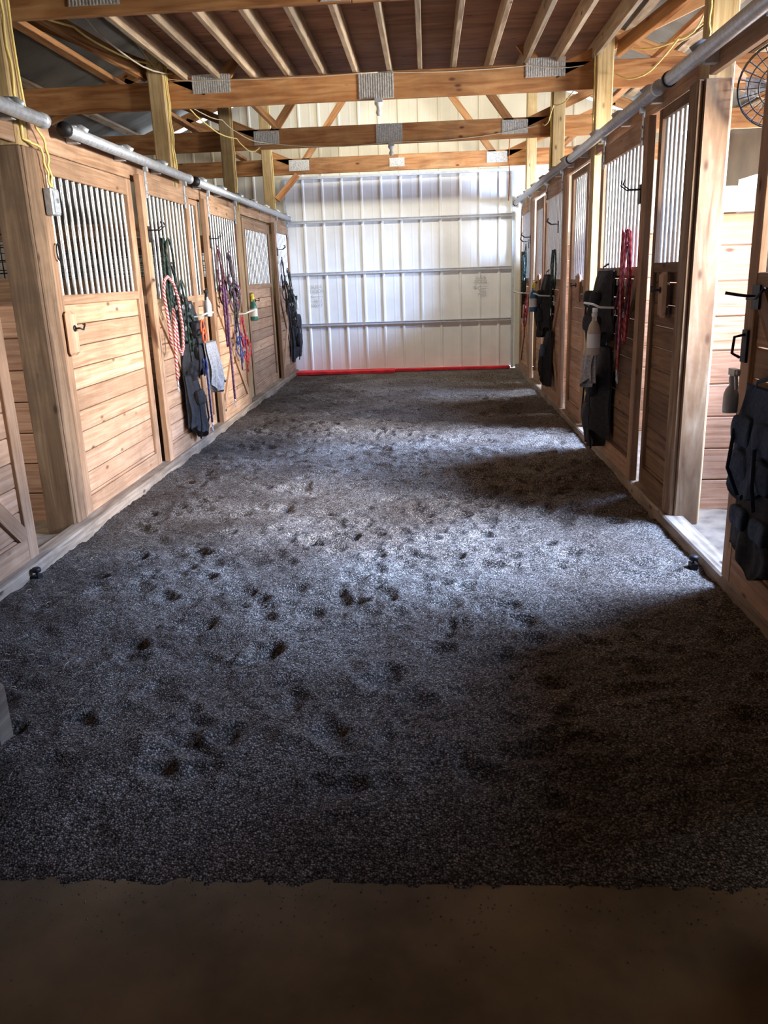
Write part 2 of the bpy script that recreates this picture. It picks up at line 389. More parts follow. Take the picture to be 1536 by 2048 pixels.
m=MB(); m.span(XL+.03,-.55,YB-.38,YB-.10,0,.045); m.span(-.55,XR-.12,YB-.22,YB-.10,0,.04); T(mk('threshold_strip',m,REDP,bevel=.005),'bright red strip lying along the base of the metal door','threshold')  # flat board carrying the red tone at the foot of the door
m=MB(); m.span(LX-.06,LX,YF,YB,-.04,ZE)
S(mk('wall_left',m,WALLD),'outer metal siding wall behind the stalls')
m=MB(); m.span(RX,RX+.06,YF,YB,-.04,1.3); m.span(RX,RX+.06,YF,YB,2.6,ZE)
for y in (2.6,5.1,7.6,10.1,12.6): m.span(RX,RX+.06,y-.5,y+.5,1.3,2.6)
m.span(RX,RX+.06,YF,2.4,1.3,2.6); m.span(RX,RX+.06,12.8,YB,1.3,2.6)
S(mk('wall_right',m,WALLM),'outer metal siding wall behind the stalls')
m=MB(); m.span(LX,RX,YF-.06,YF,-.04,5.2); S(mk('wall_front',m,WALLM),'closed end wall of the barn')
m=MB()
for sx,x0 in ((-1,LX-.3),(1,RX+.3)):
    z0=ZE-PITCH*.3; zr=roofz(CX)
    fs=[];vs=[];uv=[];n=60
    for i in range(n+1):
        yy=YF-.1+(YB-YF+.3)*i/n; vs+= [(x0,yy,z0+.10+.012*(i%2)),(CX,yy,zr+.10+.012*(i%2))]
    for i in range(n): fs.append((2*i,2*i+1,2*i+3,2*i+2)); uv.append([(0,0)]*4)
    m.add(vs,fs,uv,.5,False)
S(mk('ceiling',m,GREYM),'sloping grey sheet roof above the stalls')
for sx in (-1,1):
    for k in range(8):
        a=(k+.25)*.60
        x=CX+sx*(4.7-a); z=roofz(x)+.055
        m=MB(); m.beam((x,YF,z),(x,YB-.05,z),.09,.04,side=(sx*.93*.36,0,.93)); T(mk('purlin',m,W_JOIST),'grey-brown lumber roof purlin under the sheet roof','purlin','roof purlins')
m=MB()
y=-2.8
while y<8.6:
    y2=min(y+1.22,8.62)
    for xa,xb in ((-2.2,-.6),(-.595,1.55)): m.span(xa,xb,y+.003,y2,3.345,3.365)
    y=y2
T(mk('loft_deck',m,W_DECK),'dark red-brown plywood loft deck over the aisle','deck')
for i in range(13):
    x=-2.1+i*.297+random.uniform(-.02,.02)
    m=MB(); m.span(x-.02,x+.02,-2.8,8.65,3.205,3.345); T(mk('ceiling_joist',m,W_JOIST,bevel=.004),'pale lumber joist under the loft deck','joist','loft joists')

# ------------------------------------------------------------------ trusses
def gusset(par,x,y,z,w,h):
    m=MB(); m.box((x,y,z),(w,.004,h))
    n=int(w/.02)
    for i in range(n):
        m.box((x-w/2+(i+.5)*w/n,y-.003,z),(.006,.004,h*.96))
    mk('gusset_plate',m,GUSS,par)
for ti,y in enumerate((5.12,7.75,10.25,12.75)):
    root=empty('roof_truss',(CX,y,2.98)); T(root,'orange-brown pine roof truss with galvanized gusset plates','truss','roof trusses')
    m=MB(); m.span(LX+.02,CX-.002,y-.02,y+.02,2.98,3.20); m.span(CX+.002,RX-.02,y-.02,y+.02,2.98,3.20); mk('bottom_chord',m,W_TRUSS,root,bevel=.004)
    m=MB()
    for x0 in (LX+.05,RX-.05):
        m.beam((x0,y,roofz(x0)-.12),(CX,y,roofz(CX)-.12),.14,.04)
    mk('top_chord',m,W_TRUSS,root,bevel=.004)
    for sx in (-1,1):
        nx_=CX+sx*1.47
        ex=CX+sx*3.1
        m=MB(); m.beam((nx_+sx*.05,y-.001,3.12),(ex,y-.001,roofz(ex)-.14),.09,.038); mk('web',m,W_TRUSS,root)
        m=MB(); m.beam((nx_-sx*.05,y-.001,3.12),(CX+sx*.06,y-.001,roofz(CX)-.2),.09,.038); mk('web',m,W_TRUSS,root)
        zoff=.13 if ti==1 else .06
        gusset(root,nx_-(.0 if sx<0 else .03),y-.024,3.05+zoff*.9,.34 if ti==1 else .30,.15)
    gusset(root,CX-.02,y-.024,3.09,.31 if ti<3 else .22,.21 if ti<3 else .12)
def timber(p0,p1,w,t,label,mat=W_TRUSS,side=(0,0,1)):
    m=MB(); m.beam(p0,p1,w,t,side=side); T(mk('brace_timber',m,mat,bevel=.004),label,'timber','brace timbers')
timber((-2.78,5.0,3.24),(-2.72,12.9,3.24),.09,.04,'long lumber runner lying across the truss chords')
timber((2.05,5.0,3.24),(2.0,12.9,3.24),.09,.04,'long lumber runner lying across the truss chords')
timber((-3.25,5.2,3.62),(-2.45,7.70,3.27),.14,.04,'long diagonal timber bracing the trusses above the stalls',side=(1,0,.2))
timber((2.6,5.3,3.75),(1.65,7.70,3.27),.14,.04,'long diagonal timber bracing the trusses above the stalls',side=(1,0,-.2))
timber((-2.1,7.8,3.6),(-1.75,10.2,3.23),.09,.04,'diagonal timber bracing the trusses',side=(1,0,.1))
timber((-2.20,12.55,2.62),(-1.90,12.70,2.97),.09,.04,'short knee brace between post and truss',side=(0,1,0))

# ------------------------------------------------------------------ posts
def post(x,y,w,z1,mat,label,z0=-.06):
    m=MB(); m.box((x,y,(z0+z1)/2),(w,w,z1-z0)); o=mk('post',m,mat,bevel=.008); T(o,label,'post','stall posts'); o['_o']=tuple(ORI[o.name]); return o
for y in (7.65,10.13,12.62):
    post(XL-.12,y,.14,roofz(XL)-.1,W_POST,'yellowish square wooden post rising from the stall front to the roof')
    post(XR+.10,y,.14,roofz(XR)-.1,W_POST,'yellowish square wooden post rising from the stall front to the roof')
pa=post(XL-.12,4.78,.14,roofz(XL)-.1,W_POST,'tall wooden post beside the open stall with yellow cable stapled on')
m=MB(); m.span(XL-.21,XL-.03,4.675,4.705,.0,2.26); m.span(XL-.048,XL-.02,4.70,4.86,.0,2.26); mk('jamb_board',m,W_JAMB,pa,bevel=.006)
pb=post(XR+.12,4.78,.14,roofz(XR)-.1,W_POST,'weathered wooden post with peeling pale face beside the open stall')
m=MB(); m.span(XR+.03,XR+.17,4.675,4.705,.0,2.42); m.span(XR+.0,XR+.03,4.69,4.84,.0,2.42); mk('jamb_board',m,W_PEEL,pb,bevel=.006)
for y in (2.4,):
    post(XL-.12,y,.14,roofz(XL)-.1,W_POST,'square wooden post at the stall front'); post(XR+.12,y,.14,roofz(XR)-.1,W_POST,'square wooden post at the stall front')

# ------------------------------------------------------------------ stall fronts
def frame_unit(kind,side,y0,y1,z0,z1,n0,zb,brace=None,mat=W_DOOR,fmat=W_FRAME,label='',group=None,latch=None,bars=True,top=.13):
    Xw,d=(XL,1) if side=='L' else (XR,-1)
    X=lambda n: Xw+d*n
    root=empty(kind,(X(n0-.025),(y0+y1)/2,z0)); T(root,label,'door' if 'door' in kind else 'stall wall',group)
    th=.05; sw=.10 if y1-y0>.8 else .06
    m=MB()
    m.span(X(n0-th),X(n0),y0,y0+sw,z0,z1); m.span(X(n0-th),X(n0),y1-sw,y1,z0,z1)
    e=.002
    m.span(X(n0-th+.004),X(n0-e),y0+sw,y1-sw,z1-top,z1)
    m.span(X(n0-th+.004),X(n0-e),y0+sw,y1-sw,z0,z0+.13)
    m.span(X(n0-th+.004),X(n0-e),y0+sw,y1-sw,zb-.06,zb)
    mk('frame',m,fmat,root,bevel=.004)
    m=MB(); z=z0+.01; 
    while z<zb-.03:
        zz=min(z+.135,zb-.01)
        m.span(X(n0-th-.001),X(n0-.022),y0+.02,y1-.02,z+.003,zz-.002); z=zz
    mk('plank_infill',m,mat,root,bevel=.005)
    if brace:
        m=MB(); xx=X(n0-.012)
        za,zbb=z0+.13,zb-.06
        if 'u' in brace: m.beam((xx,y0+sw,za),(xx,y1-sw,zbb),.09,.02,side=(1,0,0))
        if 'd' in brace: m.beam((xx-.001*d,y0+sw,zbb),(xx-.001*d,y1-sw,za),.09,.02,side=(1,0,0))
        mk('cross_brace',m,fmat,root)
    if bars:
        m=MB(); n=max(2,int(round((y1-y0-2*sw)/.098)))
        for i in range(n):
            y=y0+sw+(i+.5)*(y1-y0-2*sw)/n
            m.tube([(X(n0-.025),y,zb-.01),(X(n0-.025),y,z1-top+.01)],.0115,8,cap=False)
        mk('bar_grille',m,BARS,root)
    if 'door' in kind:
        for yy in (y0+.12,y1-.12):
            m=MB(); m.span(X(n0),X(n0+.006),yy-.022,yy+.022,z1-.16,z1+.06); m.span(X(n0+.006),X(n0+.028),yy-.02,yy+.02,z1+.03,z1+.10)
            for q in (-.12,-.05): m.cyl((X(n0+.005),yy,z1+q),(X(n0+.016),yy,z1+q),.009,8)
            mk('hanger_bracket',m,GALV,root)
    if latch:
        ly,lz=latch
        m=MB(); m.box((X(n0+.02),ly,lz),(.04,.13,.27)); lo=mk('latch_block',m,W_DOOR,root,origin=(X(n0),ly,lz),bevel=.02); lo['_o']=(X(n0),ly,lz)
        m=MB(); m.tube([(X(n0+.04),ly,lz+.03),(X(n0+.075),ly,lz+.03),(X(n0+.085),ly+.03,lz+.02),(X(n0+.08),ly+.07,lz+.05),(X(n0+.06),ly+.09,lz+.05)],.006,6)
        m.lathe((X(n0+.04),ly,lz+.03),[(.0,0),(.02,0),(.02,.006),(0,.008)],10,axis=(d,0,0))
        mk('latch_hook',m,BLACKM,lo)
    return root
pl='fixed pine stall front with metal bars above planks'
g='sliding stall doors'; g2='fixed stall fronts'
frame_unit('stall_door','L',2.75,4.13,.06,2.3,0,1.42,'ud',label='pine sliding stall door with diagonal brace beside the open stall',group=g)
frame_unit('stall_front','L',4.87,6.40,.04,2.26,-.03,1.45,label='fixed pine stall front with bars and wide horizontal planks',group=g2,latch=(4.97,1.22),top=.12)
frame_unit('stall_door','L',6.44,7.72,.06,2.30,.03,1.38,'d',label='pine sliding stall door hung with ropes and black bags',group=g)
frame_unit('stall_front','L',7.76,8.26,.04,2.26,-.04,1.38,label='narrow fixed stall front with bars',group=g2,top=.05)
frame_unit('stall_door','L',8.27,9.68,.06,2.28,.03,1.40,'ud',label='pine sliding stall door with cross brace, halters and spray bottle',group=g)
frame_unit('stall_front','L',9.72,10.02,.04,2.26,-.04,1.45,bars=False,label='narrow planked stall front',group=g2)
frame_unit('stall_front','L',10.22,11.95,.04,2.24,-.04,1.45,label=pl,group=g2,latch=(10.45,1.22))
frame_unit('stall_door','L',12.0,13.18,.06,2.28,.03,1.40,'ud',label='pine sliding stall door with halters hanging beside the metal wall',group=g)
ND=frame_unit('stall_door','R',2.2,3.70,.06,2.38,.03,1.46,'ud',label='pine stall door with blue cloth bag beside the open stall',group=g)
frame_unit('stall_front','R',4.86,5.52,.04,2.42,-.03,1.52,label='dark narrow stall front with bars and light latch block',group=g2,mat=W_DARK,fmat=W_DARK,latch=(5.12,1.33),top=.06)
frame_unit('stall_door','R',5.54,6.95,.06,2.40,.03,1.50,'d',label='dark wooden sliding stall door with black bag and red ropes',group=g,mat=W_DARK,fmat=W_FRAME)
frame_unit('stall_front','R',7.76,8.66,.04,2.40,-.03,1.40,label=pl,group=g2,latch=(8.0,1.32),top=.06)
frame_unit('stall_door','R',8.72,10.08,.06,2.40,.03,1.40,'ud',label='pine sliding stall door with cross brace and black bag',group=g)
frame_unit('stall_front','R',10.65,11.35,.04,2.38,-.03,1.40,label=pl,group=g2,latch=(10.85,1.32))
frame_unit('stall_door','R',11.4,12.62,.06,2.40,.03,1.40,'ud',label='pine sliding stall door with green halter and red strap',group=g)
frame_unit('stall_front','R',12.72,13.22,.04,2.38,-.03,1.40,label=pl,group=g2)
for sd in 'LR': frame_unit('stall_front',sd,-.6,2.12 if sd=='R' else 2.30,.04,2.3,-.04,1.9,label='tall planked stall front',group=g2)
def plankobj(nm,x0,x1,y0,y1,z0,z1,mat,label,cat,group=None):
    m=MB(); m.span(x0,x1,y0,y1,z0,z1); return T(mk(nm,m,mat,bevel=.005),label,cat,group)
for y0,y1 in ((2.5,4.69),(4.86,7.57),(7.73,10.05),(10.21,12.54),(12.7,13.25)):
    plankobj('header_beam',XL-.09,XL-.05,y0,y1,2.27,2.44,W_FRAME,'pine header board above the stall fronts','board','header boards')
for y0,y1 in ((2.3,4.66),(4.86,7.57),(7.73,10.05),(10.21,12.54),(12.7,13.25)):
    plankobj('header_beam',XR+.04,XR+.08,y0,y1,2.43,2.58,W_FRAME,'pine header board above the stall fronts','board','header boards')
m=MB(); m.span(XL-.06,XL+.06,2.0,13.2,-.06,.07); S(mk('trim_1',m,W_SILL,bevel=.01),'weathered sill board under the stall fronts')
m=MB(); m.span(XR-.03,XR+.09,1.9,13.2,-.06,.06); S(mk('trim_2',m,W_SILL,bevel=.01),'weathered sill board under the stall fronts')
def rail(side,y0,y1,z):
    Xw,d=(XL,1) if side=='L' else (XR,-1)
    x=Xw+d*.05; root=empty('door_track',(x,(y0+y1)/2,z)); T(root,'round galvanized sliding door track above the stall fronts','door track','door tracks')
    m=MB(); m.tube([(x,y0,z),(x,y1,z)],.037,14,cap=True); mk('track_tube',m,GALV,root)
    y=y0+.25
    while y<y1-.05:
        m=MB(); m.box((x-d*.06,y,z+.01),(.07,.05,.10)); m.tube([(x-d*.06,y,z+.05),(x,y,z+.046),(x+d*.038,y,z+.02)],(.006,.025),6); mk('track_bracket',m,GALV,root); y+=.8
    for ye,dy in ((y0,-1),(y1,1)):
        m=MB(); m.tube([(x,ye-dy*.02,z),(x,ye+dy*.02,z)],.043,14); mk('end_cap',m,BLACKM if (side=='R' and dy>0 or side=='L' and dy<0) else GALV,root)
rail('L',2.7,4.84,2.40); rail('L',5.13,7.72,2.40); rail('L',7.94,13.22,2.40)
rail('R',1.9,5.06,2.50); rail('R',5.27,8.30,2.50); rail('R',8.36,13.2,2.50)
def divider(side,y,ztop,mat=W_RED):
    if side=='L': x0,x1=LX+.02,XL-.2
    else: x0,x1=XR+.2,RX-.02
    m=MB(); z=0
    while z<ztop-.02:
        zz=min(z+.20,ztop)
        m.span(x0,x1,y-.02,y+.02,z+.003,zz-.003); z=zz
    root=mk('stall_divider',m,mat,bevel=.005); o_=ORI[root.name]; root['_o']=tuple(o_)
    T(root,'plank partition between two stalls','partition','stall partitions')
    m=MB(); m.span(x0,x1,y-.05,y+.03,ztop,ztop+.14); mk('cap_board',m,W_PALE if side=='R' else W_DARK,root)
    if side=='L':
        m=MB()
        for i in range(30): m.cyl((x0+(x1-x0)*i/29,y,ztop+.14),(x0+(x1-x0)*i/29,y,ztop+.50),.004,5)
        for k in range(5): m.cyl((x0,y,ztop+.17+k*.075),(x1,y,ztop+.17+k*.075),.004,5)
        mk('wire_mesh',m,BLACKM,root); m=MB(); m.span(x0,x1,y-.02,y+.02,ztop+.5,ztop+.62); mk('top_board',m,W_DARK,root)
for y in (4.98,7.65,10.13,12.62): divider('L',y,1.42)
for y in (5.0,7.65,10.13,12.62): divider('R',y,1.78)
divider('L',2.4,1.42); divider('R',2.2,1.78)

# ------------------------------------------------------------------ small items
def spray(x,y,z,body,head,label,h=.2,r=.036):
    root=empty('spray_bottle',(x,y,z)); T(root,label,'bottle')
    m=MB(); m.lathe((x,y,z),[(0,0),(r,.0),(r*1.05,.01),(r*1.05,h*.6),(r*.8,h*.78),(r*.38,h*.9),(r*.36,h)],14); mk('bottle_body',m,body,root)
    m=MB(); m.lathe((x,y,z+h),[(r*.45,0),(r*.5,.02),(r*.35,.03)],10); m.box((x,y-.012,z+h+.045),(.024,.07,.028)); m.box((x,y-.056,z+h+.048),(.014,.02,.016)); m.beam((x,y-.035,z+h+.035),(x,y-.055,z+h-.025),.012,.012,side=(1,0,0)); mk('trigger_head',m,head,root)
    m=MB(); m.lathe((x,y,z+h*.2),[(r*1.07,0),(r*1.07,h*.36)],14); mk('paper_label',m,WHITEP,root)
def arc(cx,cy,cz,w,hh,n=18,xo=0):
    return [(cx+xo*math.sin(2*math.pi*i/n),cy+w*math.sin(2*math.pi*i/n),cz-hh+hh*math.cos(2*math.pi*i/n)) for i in range(n)]
def hook(x,y,z,d):
    root=empty('tack_hook',(x,y,z)); T(root,'black metal tack hook screwed to the stall door','hook','tack hooks')
    m=MB(); m.box((x+d*.003,y,z),(.006,.05,.12)); mk('back_plate',m,BLACKM,root)
    for k in (-1,1):
        m=MB(); m.tube([(x,y+k*.02,z+.03),(x+d*.08,y+k*.03,z+.03),(x+d*.12,y+k*.035,z+.06),(x+d*.11,y+k*.04,z+.09)],.005,6)
        mk('prong',m,BLACKM,root)
def halter(x,y,z,d,mat,label,sc=1):
    root=empty('halter',(x,y,z)); T(root,label,'halter')
    m=MB(); w=.09*sc
    m.tube(arc(x+d*.03,y,z,w,.17*sc,20),(.0035,.012),6,closed=True)
    m.tube(arc(x+d*.05,y+.03*sc,z-.25*sc,w*.95,.11*sc,18,xo=.03),(.0035,.012),6,closed=True)
    m.tube([(x+d*.03,y-w,z-.18*sc),(x+d*.05,y-w*.9,z-.36*sc)],(.0035,.011),6); m.tube([(x+d*.03,y+w,z-.18*sc),(x+d*.06,y+w*1.2,z-.36*sc)],(.0035,.011),6)
    m.tube([(x+d*.04,y-.01,z-.30*sc),(x+d*.06,y+.05,z-.42*sc),(x+d*.05,y+.06,z-.55*sc)],(.0035,.012),6)
    m.tube([(x+d*.035,y-w*.4,z-.02*sc),(x+d*.06,y-w*.2,z-.2*sc),(x+d*.065,y-w*.7,z-.45*sc),(x+d*.06,y-w*.3,z-.62*sc)],(.003,.009),6)
    mk('strap',m,mat,root)
    for yy,zz in ((y-w,z-.2*sc),(y+w,z-.2*sc),(y-w*.9,z-.36*sc),(y+w*1.2,z-.36*sc)):
        m=MB(); m.tube([(x+d*.055,yy+.018*math.cos(a),zz+.018*math.sin(a)) for a in np.linspace(0,2*math.pi,10,endpoint=False)],.003,5,closed=True)
        mk('ring',m,GALV,root)
def leadrope(x,y,z,d,mat,label,L=.55,w=.06,loops=3,r=.010,tail=.2):
    root=empty('lead_rope',(x,y,z)); T(root,label,'rope')
    m=MB()
    for k in range(loops):
        hh=L/2*(1-.10*k); pts=arc(x+d*(.03+.018*k),y+.02*k*(-1)**k,z,w*(1+.15*k),hh,24,xo=.01*(k-1))
        pts=[(p[0]+.006*math.sin(9*i*.7+k),p[1]+.006*math.sin(i*1.3+k),p[2]) for i,p in enumerate(pts)]
        m.tube(pts,r,7,closed=True)
    m.tube([(x+d*.05,y+.01,z),(x+d*.07,y-.03,z-L*.4),(x+d*.06,y-.02,z-L*.8),(x+d*.06,y,z-L-tail)],r,7)
    mk('rope',m,mat,root)
    m=MB(); zz=z-L-tail; m.tube([(x+d*.06,y,zz),(x+d*.06,y,zz-.04)],.007,7); m.tube([(x+d*.06,y+.014*math.sin(a),zz-.06+.02*math.cos(a)) for a in np.linspace(0,2*math.pi,10,endpoint=False)],.0035,5,closed=True)
    mk('snap_clip',m,GALV,root)
def bag(x,y,z,d,w,h,t,mat,label,seed=0,pockets=2,strap=True,pm=None,flat=False):
    root=empty('tack_bag',(x,y,z-h)); T(root,label,'bag')
    m=MB(); m.drape(x,y,z,d,w,h,t,seed=seed,wtop=1.0 if flat else .8,fold=.014 if flat else .025); mk('bag_body',m,mat,root)
    r=random.Random(seed)
    for k in range(pockets):
        zz=z-h*(.30+.34*k); xc=x+d*(t+.025)
        if flat:
            for q in (-.26,.24):
                m=MB(); m.soft((x+d*(t+.012),y+q*w,zz-h*.12),(.035,w*.40,h*.30),taper=.92,noise=.006,seed=seed+5+k,n=12,bulge=.8); mk('pocket',m,pm or mat,root)
        else:
            m=MB(); m.soft((xc,y+r.uniform(-.04,.04),zz-h*.1),(t*.7,w*.66,h*.25),taper=.9,noise=.014,seed=seed+5+k,n=12); mk('pocket',m,pm or mat,root)
    if strap:
        xc=x+d*.03
        m=MB(); m.tube([(xc,y-w*.30,z-.06),(xc+.0,y-w*.2,z+.03),(x+d*.01,y,z+.05),(xc,y+w*.2,z+.025),(xc,y+w*.30,z-.06)],(.003,.010),6); mk('handle_strap',m,mat,root)
        xs=x+d*(t+.04)
        m=MB(); m.tube([(xs,y-w*.2,z-h*.5),(xs+d*.01,y-w*.28,z-h*.85),(xs-d*.02,y-w*.2,z-h*1.10)],(.003,.009),6); mk('strap',m,mat,root)
        m=MB(); m.tube([(xs,y+w*.3,z-h*.4),(xs+d*.01,y+w*.33,z-h*.8),(xs-d*.02,y+w*.2,z-h*1.05)],(.003,.009),6); mk('strap',m,mat,root)
def rack(x,y,z,d,w=.3):
    m=MB(); m.tube([(x,y-w/2,z-.1),(x,y-w/2,z),(x+d*.16,y-w/2,z+.01),(x+d*.2,y-w/2+.03,z+.03),(x+d*.2,y+w/2-.03,z+.03),(x+d*.16,y+w/2,z+.01),(x,y+w/2,z),(x,y+w/2,z-.1)],.008,7)
    T(mk('blanket_rack',m,WHITEP),'white coated wire blanket rack on the stall door','rack','blanket racks')
d=1
x=XL+.03
hook(x,6.52,1.87,d); leadrope(x+.03,6.62,1.84,d,R_GREEN,'green and black rope halter bunch hanging on hook',L=.62,w=.05,loops=3,r=.009)
dy=-.12; xo=.05
root=empty('lead_rope',(x+.06+xo,6.60+dy,1.5)); T(root,'thick red and white twisted lead rope looped on the door','rope')
pts=[(.08,6.50,1.02),(.085,6.46,1.25),(.08,6.44,1.42),(.075,6.50,1.52),(.07,6.60,1.55),(.075,6.72,1.50),(.08,6.79,1.38),(.085,6.82,1.15),(.085,6.78,.98),(.09,6.70,.93),(.095,6.62,1.0),(.10,6.60,1.2),(.10,6.58,1.30),(.10,6.55,1.15),(.09,6.53,.85),(.085,6.54,.74)]
m=MB(); m.tube([(x+xo+a,b+dy,c_) for a,b,c_ in pts],.0125,8); mk('rope',m,R_RW,root)
m=MB(); m.tube([(x+xo+.085,6.54+dy,.74),(x+xo+.085,6.54+dy,.69)],.008,7); m.tube([(x+xo+.085,6.54+dy+.014*math.sin(a),.67+.02*math.cos(a)) for a in np.linspace(0,2*math.pi,10,endpoint=False)],.004,5,closed=True); mk('snap_clip',m,GALV,root)
halter(x+.02,6.86,1.66,d,R_BLK,'black nylon halter hanging on the stall door')
halter(x+.05,6.98,1.52,d,R_GREEN,'dark green halter hanging on the stall door',1.1)
bag(x,7.18,1.34,d,.44,.60,.10,BLACKC,'black nylon grooming bag with pockets hanging on the stall door',1)
bag(x+.17,7.30,.98,d,.36,.42,.05,GREYC,'grey mesh fly mask draped over black bag',4,pockets=0,strap=False)
bag(x+.02,7.08,.72,d,.40,.52,.07,BLACKC,'black cloth boots hanging low on the stall door',9,pockets=1)
rack(x,7.35,1.20,d)
leadrope(x+.16,7.02,.85,d,R_BLUE,'blue strap looped beside the black bag',L=.14,w=.02,loops=1,r=.009,tail=.42)
m=MB(); 
for k in range(2): m.tube([(x+.20+.01*k,7.06+.05*math.sin(a),1.12-.07*k+.06*math.cos(a)) for a in np.linspace(0,2*math.pi,16,endpoint=False)],.009,6,closed=True)
T(mk('coiled_ring',m,ORAP),'orange coiled ring hanging by the bag','ring')
spray(x+.20,7.30,1.20,WHITEP,BLACKM,'white spray bottle standing in black bag',.17,.032)
hook(x,8.36,1.88,d); halter(x+.02,8.45,1.84,d,R_MAR,'maroon nylon halter hanging on the hook',1.25)
halter(x+.06,8.75,1.80,d,R_PURP,'purple nylon halter hanging on the door bars',1.25)
halter(x+.09,8.58,1.78,d,R_BLK,'black nylon halter hanging on the hook',1.3)
leadrope(x+.05,8.38,1.45,d,R_PURP,'long purple lead rope hanging down the door',L=.6,w=.03,loops=1,r=.012,tail=.55)
m=MB(); m.box((x+.012,9.0,1.36),(.022,.42,.09)); T(mk('name_plaque',m,W_DARK,bevel=.008),'small dark carved wooden name plaque on the door','plaque')
halter(x+.03,8.95,1.16,d,R_BLUE,'blue halter hanging from a rack on the door',1.0); halter(x+.06,9.1,1.12,d,R_RED,'red and white halter hanging from a rack on the door',1.0); rack(x,9.15,1.14,d)
spray(x+.16,9.42,1.05,GREENP,YELP,'green spray bottle with yellow trigger hanging on the rack',.24,.042)
hook(x,12.1,1.88,d); halter(x+.02,12.15,1.80,d,R_BLK,'black halter hanging by the metal wall',1.3); halter(x+.08,12.4,1.6,d,R_GREEN,'dark green halter hanging by the metal wall',1.3)
halter(x+.10,12.3,1.35,d,R_BLK,'black leather halter with metal rings',1.2)
halter(x+.12,12.0,1.65,d,R_BLK,'black leather halter with metal rings',1.4)
bag(x,12.85,1.2,d,.40,.85,.10,BLACKC,'black pocketed grooming bag on the last stall door',21)
spray(x+.16,12.6,1.05,WHITEP,BLACKM,'white spray bottle on the last stall door',.14,.028)
# right side
d=-1; x=XR-.03
hook(x,11.6,1.85,d); halter(x,11.7,1.85,d,R_GREEN,'dark green halter hanging on far stall door',1.3); leadrope(x,11.8,1.75,d,R_GREEN,'green and black lead rope on far stall door',L=.7,w=.05)
halter(x,11.5,1.22,d,R_RED,'red halter hanging below the green rope',1.0); rack(x,11.6,1.2,d)
hook(x,9.05,1.93,d); hook(x,11.45,1.9,d)
bag(x,9.55,1.45,d,.46,.60,.09,BLACKC,'black pocketed grooming bag on the stall door',31); bag(x,9.35,.84,d,.40,.55,.07,BLACKC,'black cloth bag hanging under the black bag',33,pockets=1,pm=DENIM)
spray(x-.20,9.45,1.05,BLUEP,YELP,'blue spray bottle with yellow trigger beside the black bag',.26,.042)
rack(x,9.4,1.22,d,.34)
leadrope(x,9.05,1.70,d,R_GREEN,'dark lead rope hanging beside the bars',L=.4,w=.03,loops=1)
hook(x,5.66,1.95,d)
bag(x,6.45,1.48,d,.50,.52,.10,BLACKC,'black pocketed grooming bag on the dark stall door',41)
bag(x,6.42,.92,d,.50,.72,.10,BLACKC,'black cloth bag hanging low on the dark stall door',43)
bag(x-.17,6.12,1.04,d,.26,.36,.03,GREYC,'grey strap with tan binding hanging from the rack',45,pockets=0,strap=False)
rack(x,6.2,1.22,d,.4)
spray(x-.21,5.92,.90,TANP,WHITEP,'tan and white spray bottle hanging from the rack',.27,.044)
leadrope(x,5.78,1.74,d,R_RED,'red lead rope looped on the dark stall door',L=.75,w=.05,loops=3,r=.008)
leadrope(x-.03,5.68,1.72,d,R_PINK,'pink lead rope looped on the dark stall door',L=.70,w=.03,loops=1,r=.007)
halter(x-.02,5.74,1.66,d,R_MAR,'maroon halter tangled with red ropes',1.3)
bag(x,3.32,1.0,d,.46,.44,.05,DENIM,'faded blue cloth bag with pockets on the near stall door',51,strap=True,flat=True)
bag(x,3.28,.58,d,.44,.32,.05,BLACKC,'black cloth bag hanging beneath the blue bag',53,pm=DENIM,strap=False,flat=True,pockets=1)
spray(x-.09,3.53,.88,WHITEP,WHITEP,'white bottle in the blue cloth bag',.13,.03)
root=empty('door_hook',(x,3.58,1.36)); T(root,'black metal hook on the near stall door','hook')
m=MB(); m.tube([(x,3.58,1.36),(x-.07,3.60,1.37),(x-.12,3.62,1.38)],.007,7); m.tube([(x-.05,3.56,1.355),(x-.06,3.44,1.36),(x-.06,3.36,1.40)],.006,6); mk('hook_arm',m,BLACKM,root)
m=MB(); m.box((x-.004,3.58,1.36),(.008,.08,.10)); mk('back_plate',m,BLACKM,root)
m=MB(); m.span(x-.012,x,3.62,3.68,1.08,1.22); m.tube([(x-.01,3.65,1.20),(x-.05,3.66,1.19),(x-.055,3.66,1.12),(x-.02,3.66,1.10)],.007,8); ND['_o']=tuple(ND.location); mk('door_handle',m,BLACKM,ND,bevel=.003)
for x_,y_ in ((XL+.09,3.90),(XR-.08,3.95)):
    root=empty('stay_roller',(x_,y_,.0)); T(root,'black rubber stay roller holding the door bottom','roller','stay rollers')
    m=MB(); m.lathe((x_,y_,.045),[(0,0),(.020,0),(.024,.006),(.024,.018),(.018,.025),(0,.025)],14); mk('wheel',m,BLACKM,root)
    m=MB(); m.box((x_,y_,.015),(.035,.05,.03)); m.cyl((x_,y_,.03),(x_,y_,.072),.005,8); mk('bracket',m,BLACKM,root)
root=empty('switch_box',(XL-.03,4.93,1.95)); T(root,'grey metal electrical switch box on the stall front','switch')
m=MB(); m.box((XL+.0,4.93,1.98),(.05,.10,.15)); mk('box_body',m,GALV,root,bevel=.006)
m=MB(); m.box((XL+.028,4.93,1.98),(.006,.075,.12)); m.box((XL+.036,4.93,1.985),(.015,.012,.025)); mk('cover_plate',m,GALV,root)
m=MB(); m.tube([(XL-.01,4.95+.03*math.sin(a),1.7+.05*math.cos(a)) for a in np.linspace(0,2*math.pi,14,endpoint=False)],.005,6,closed=True); T(mk('pull_ring',m,BLACKM),'black iron pull ring on the stall front','ring')
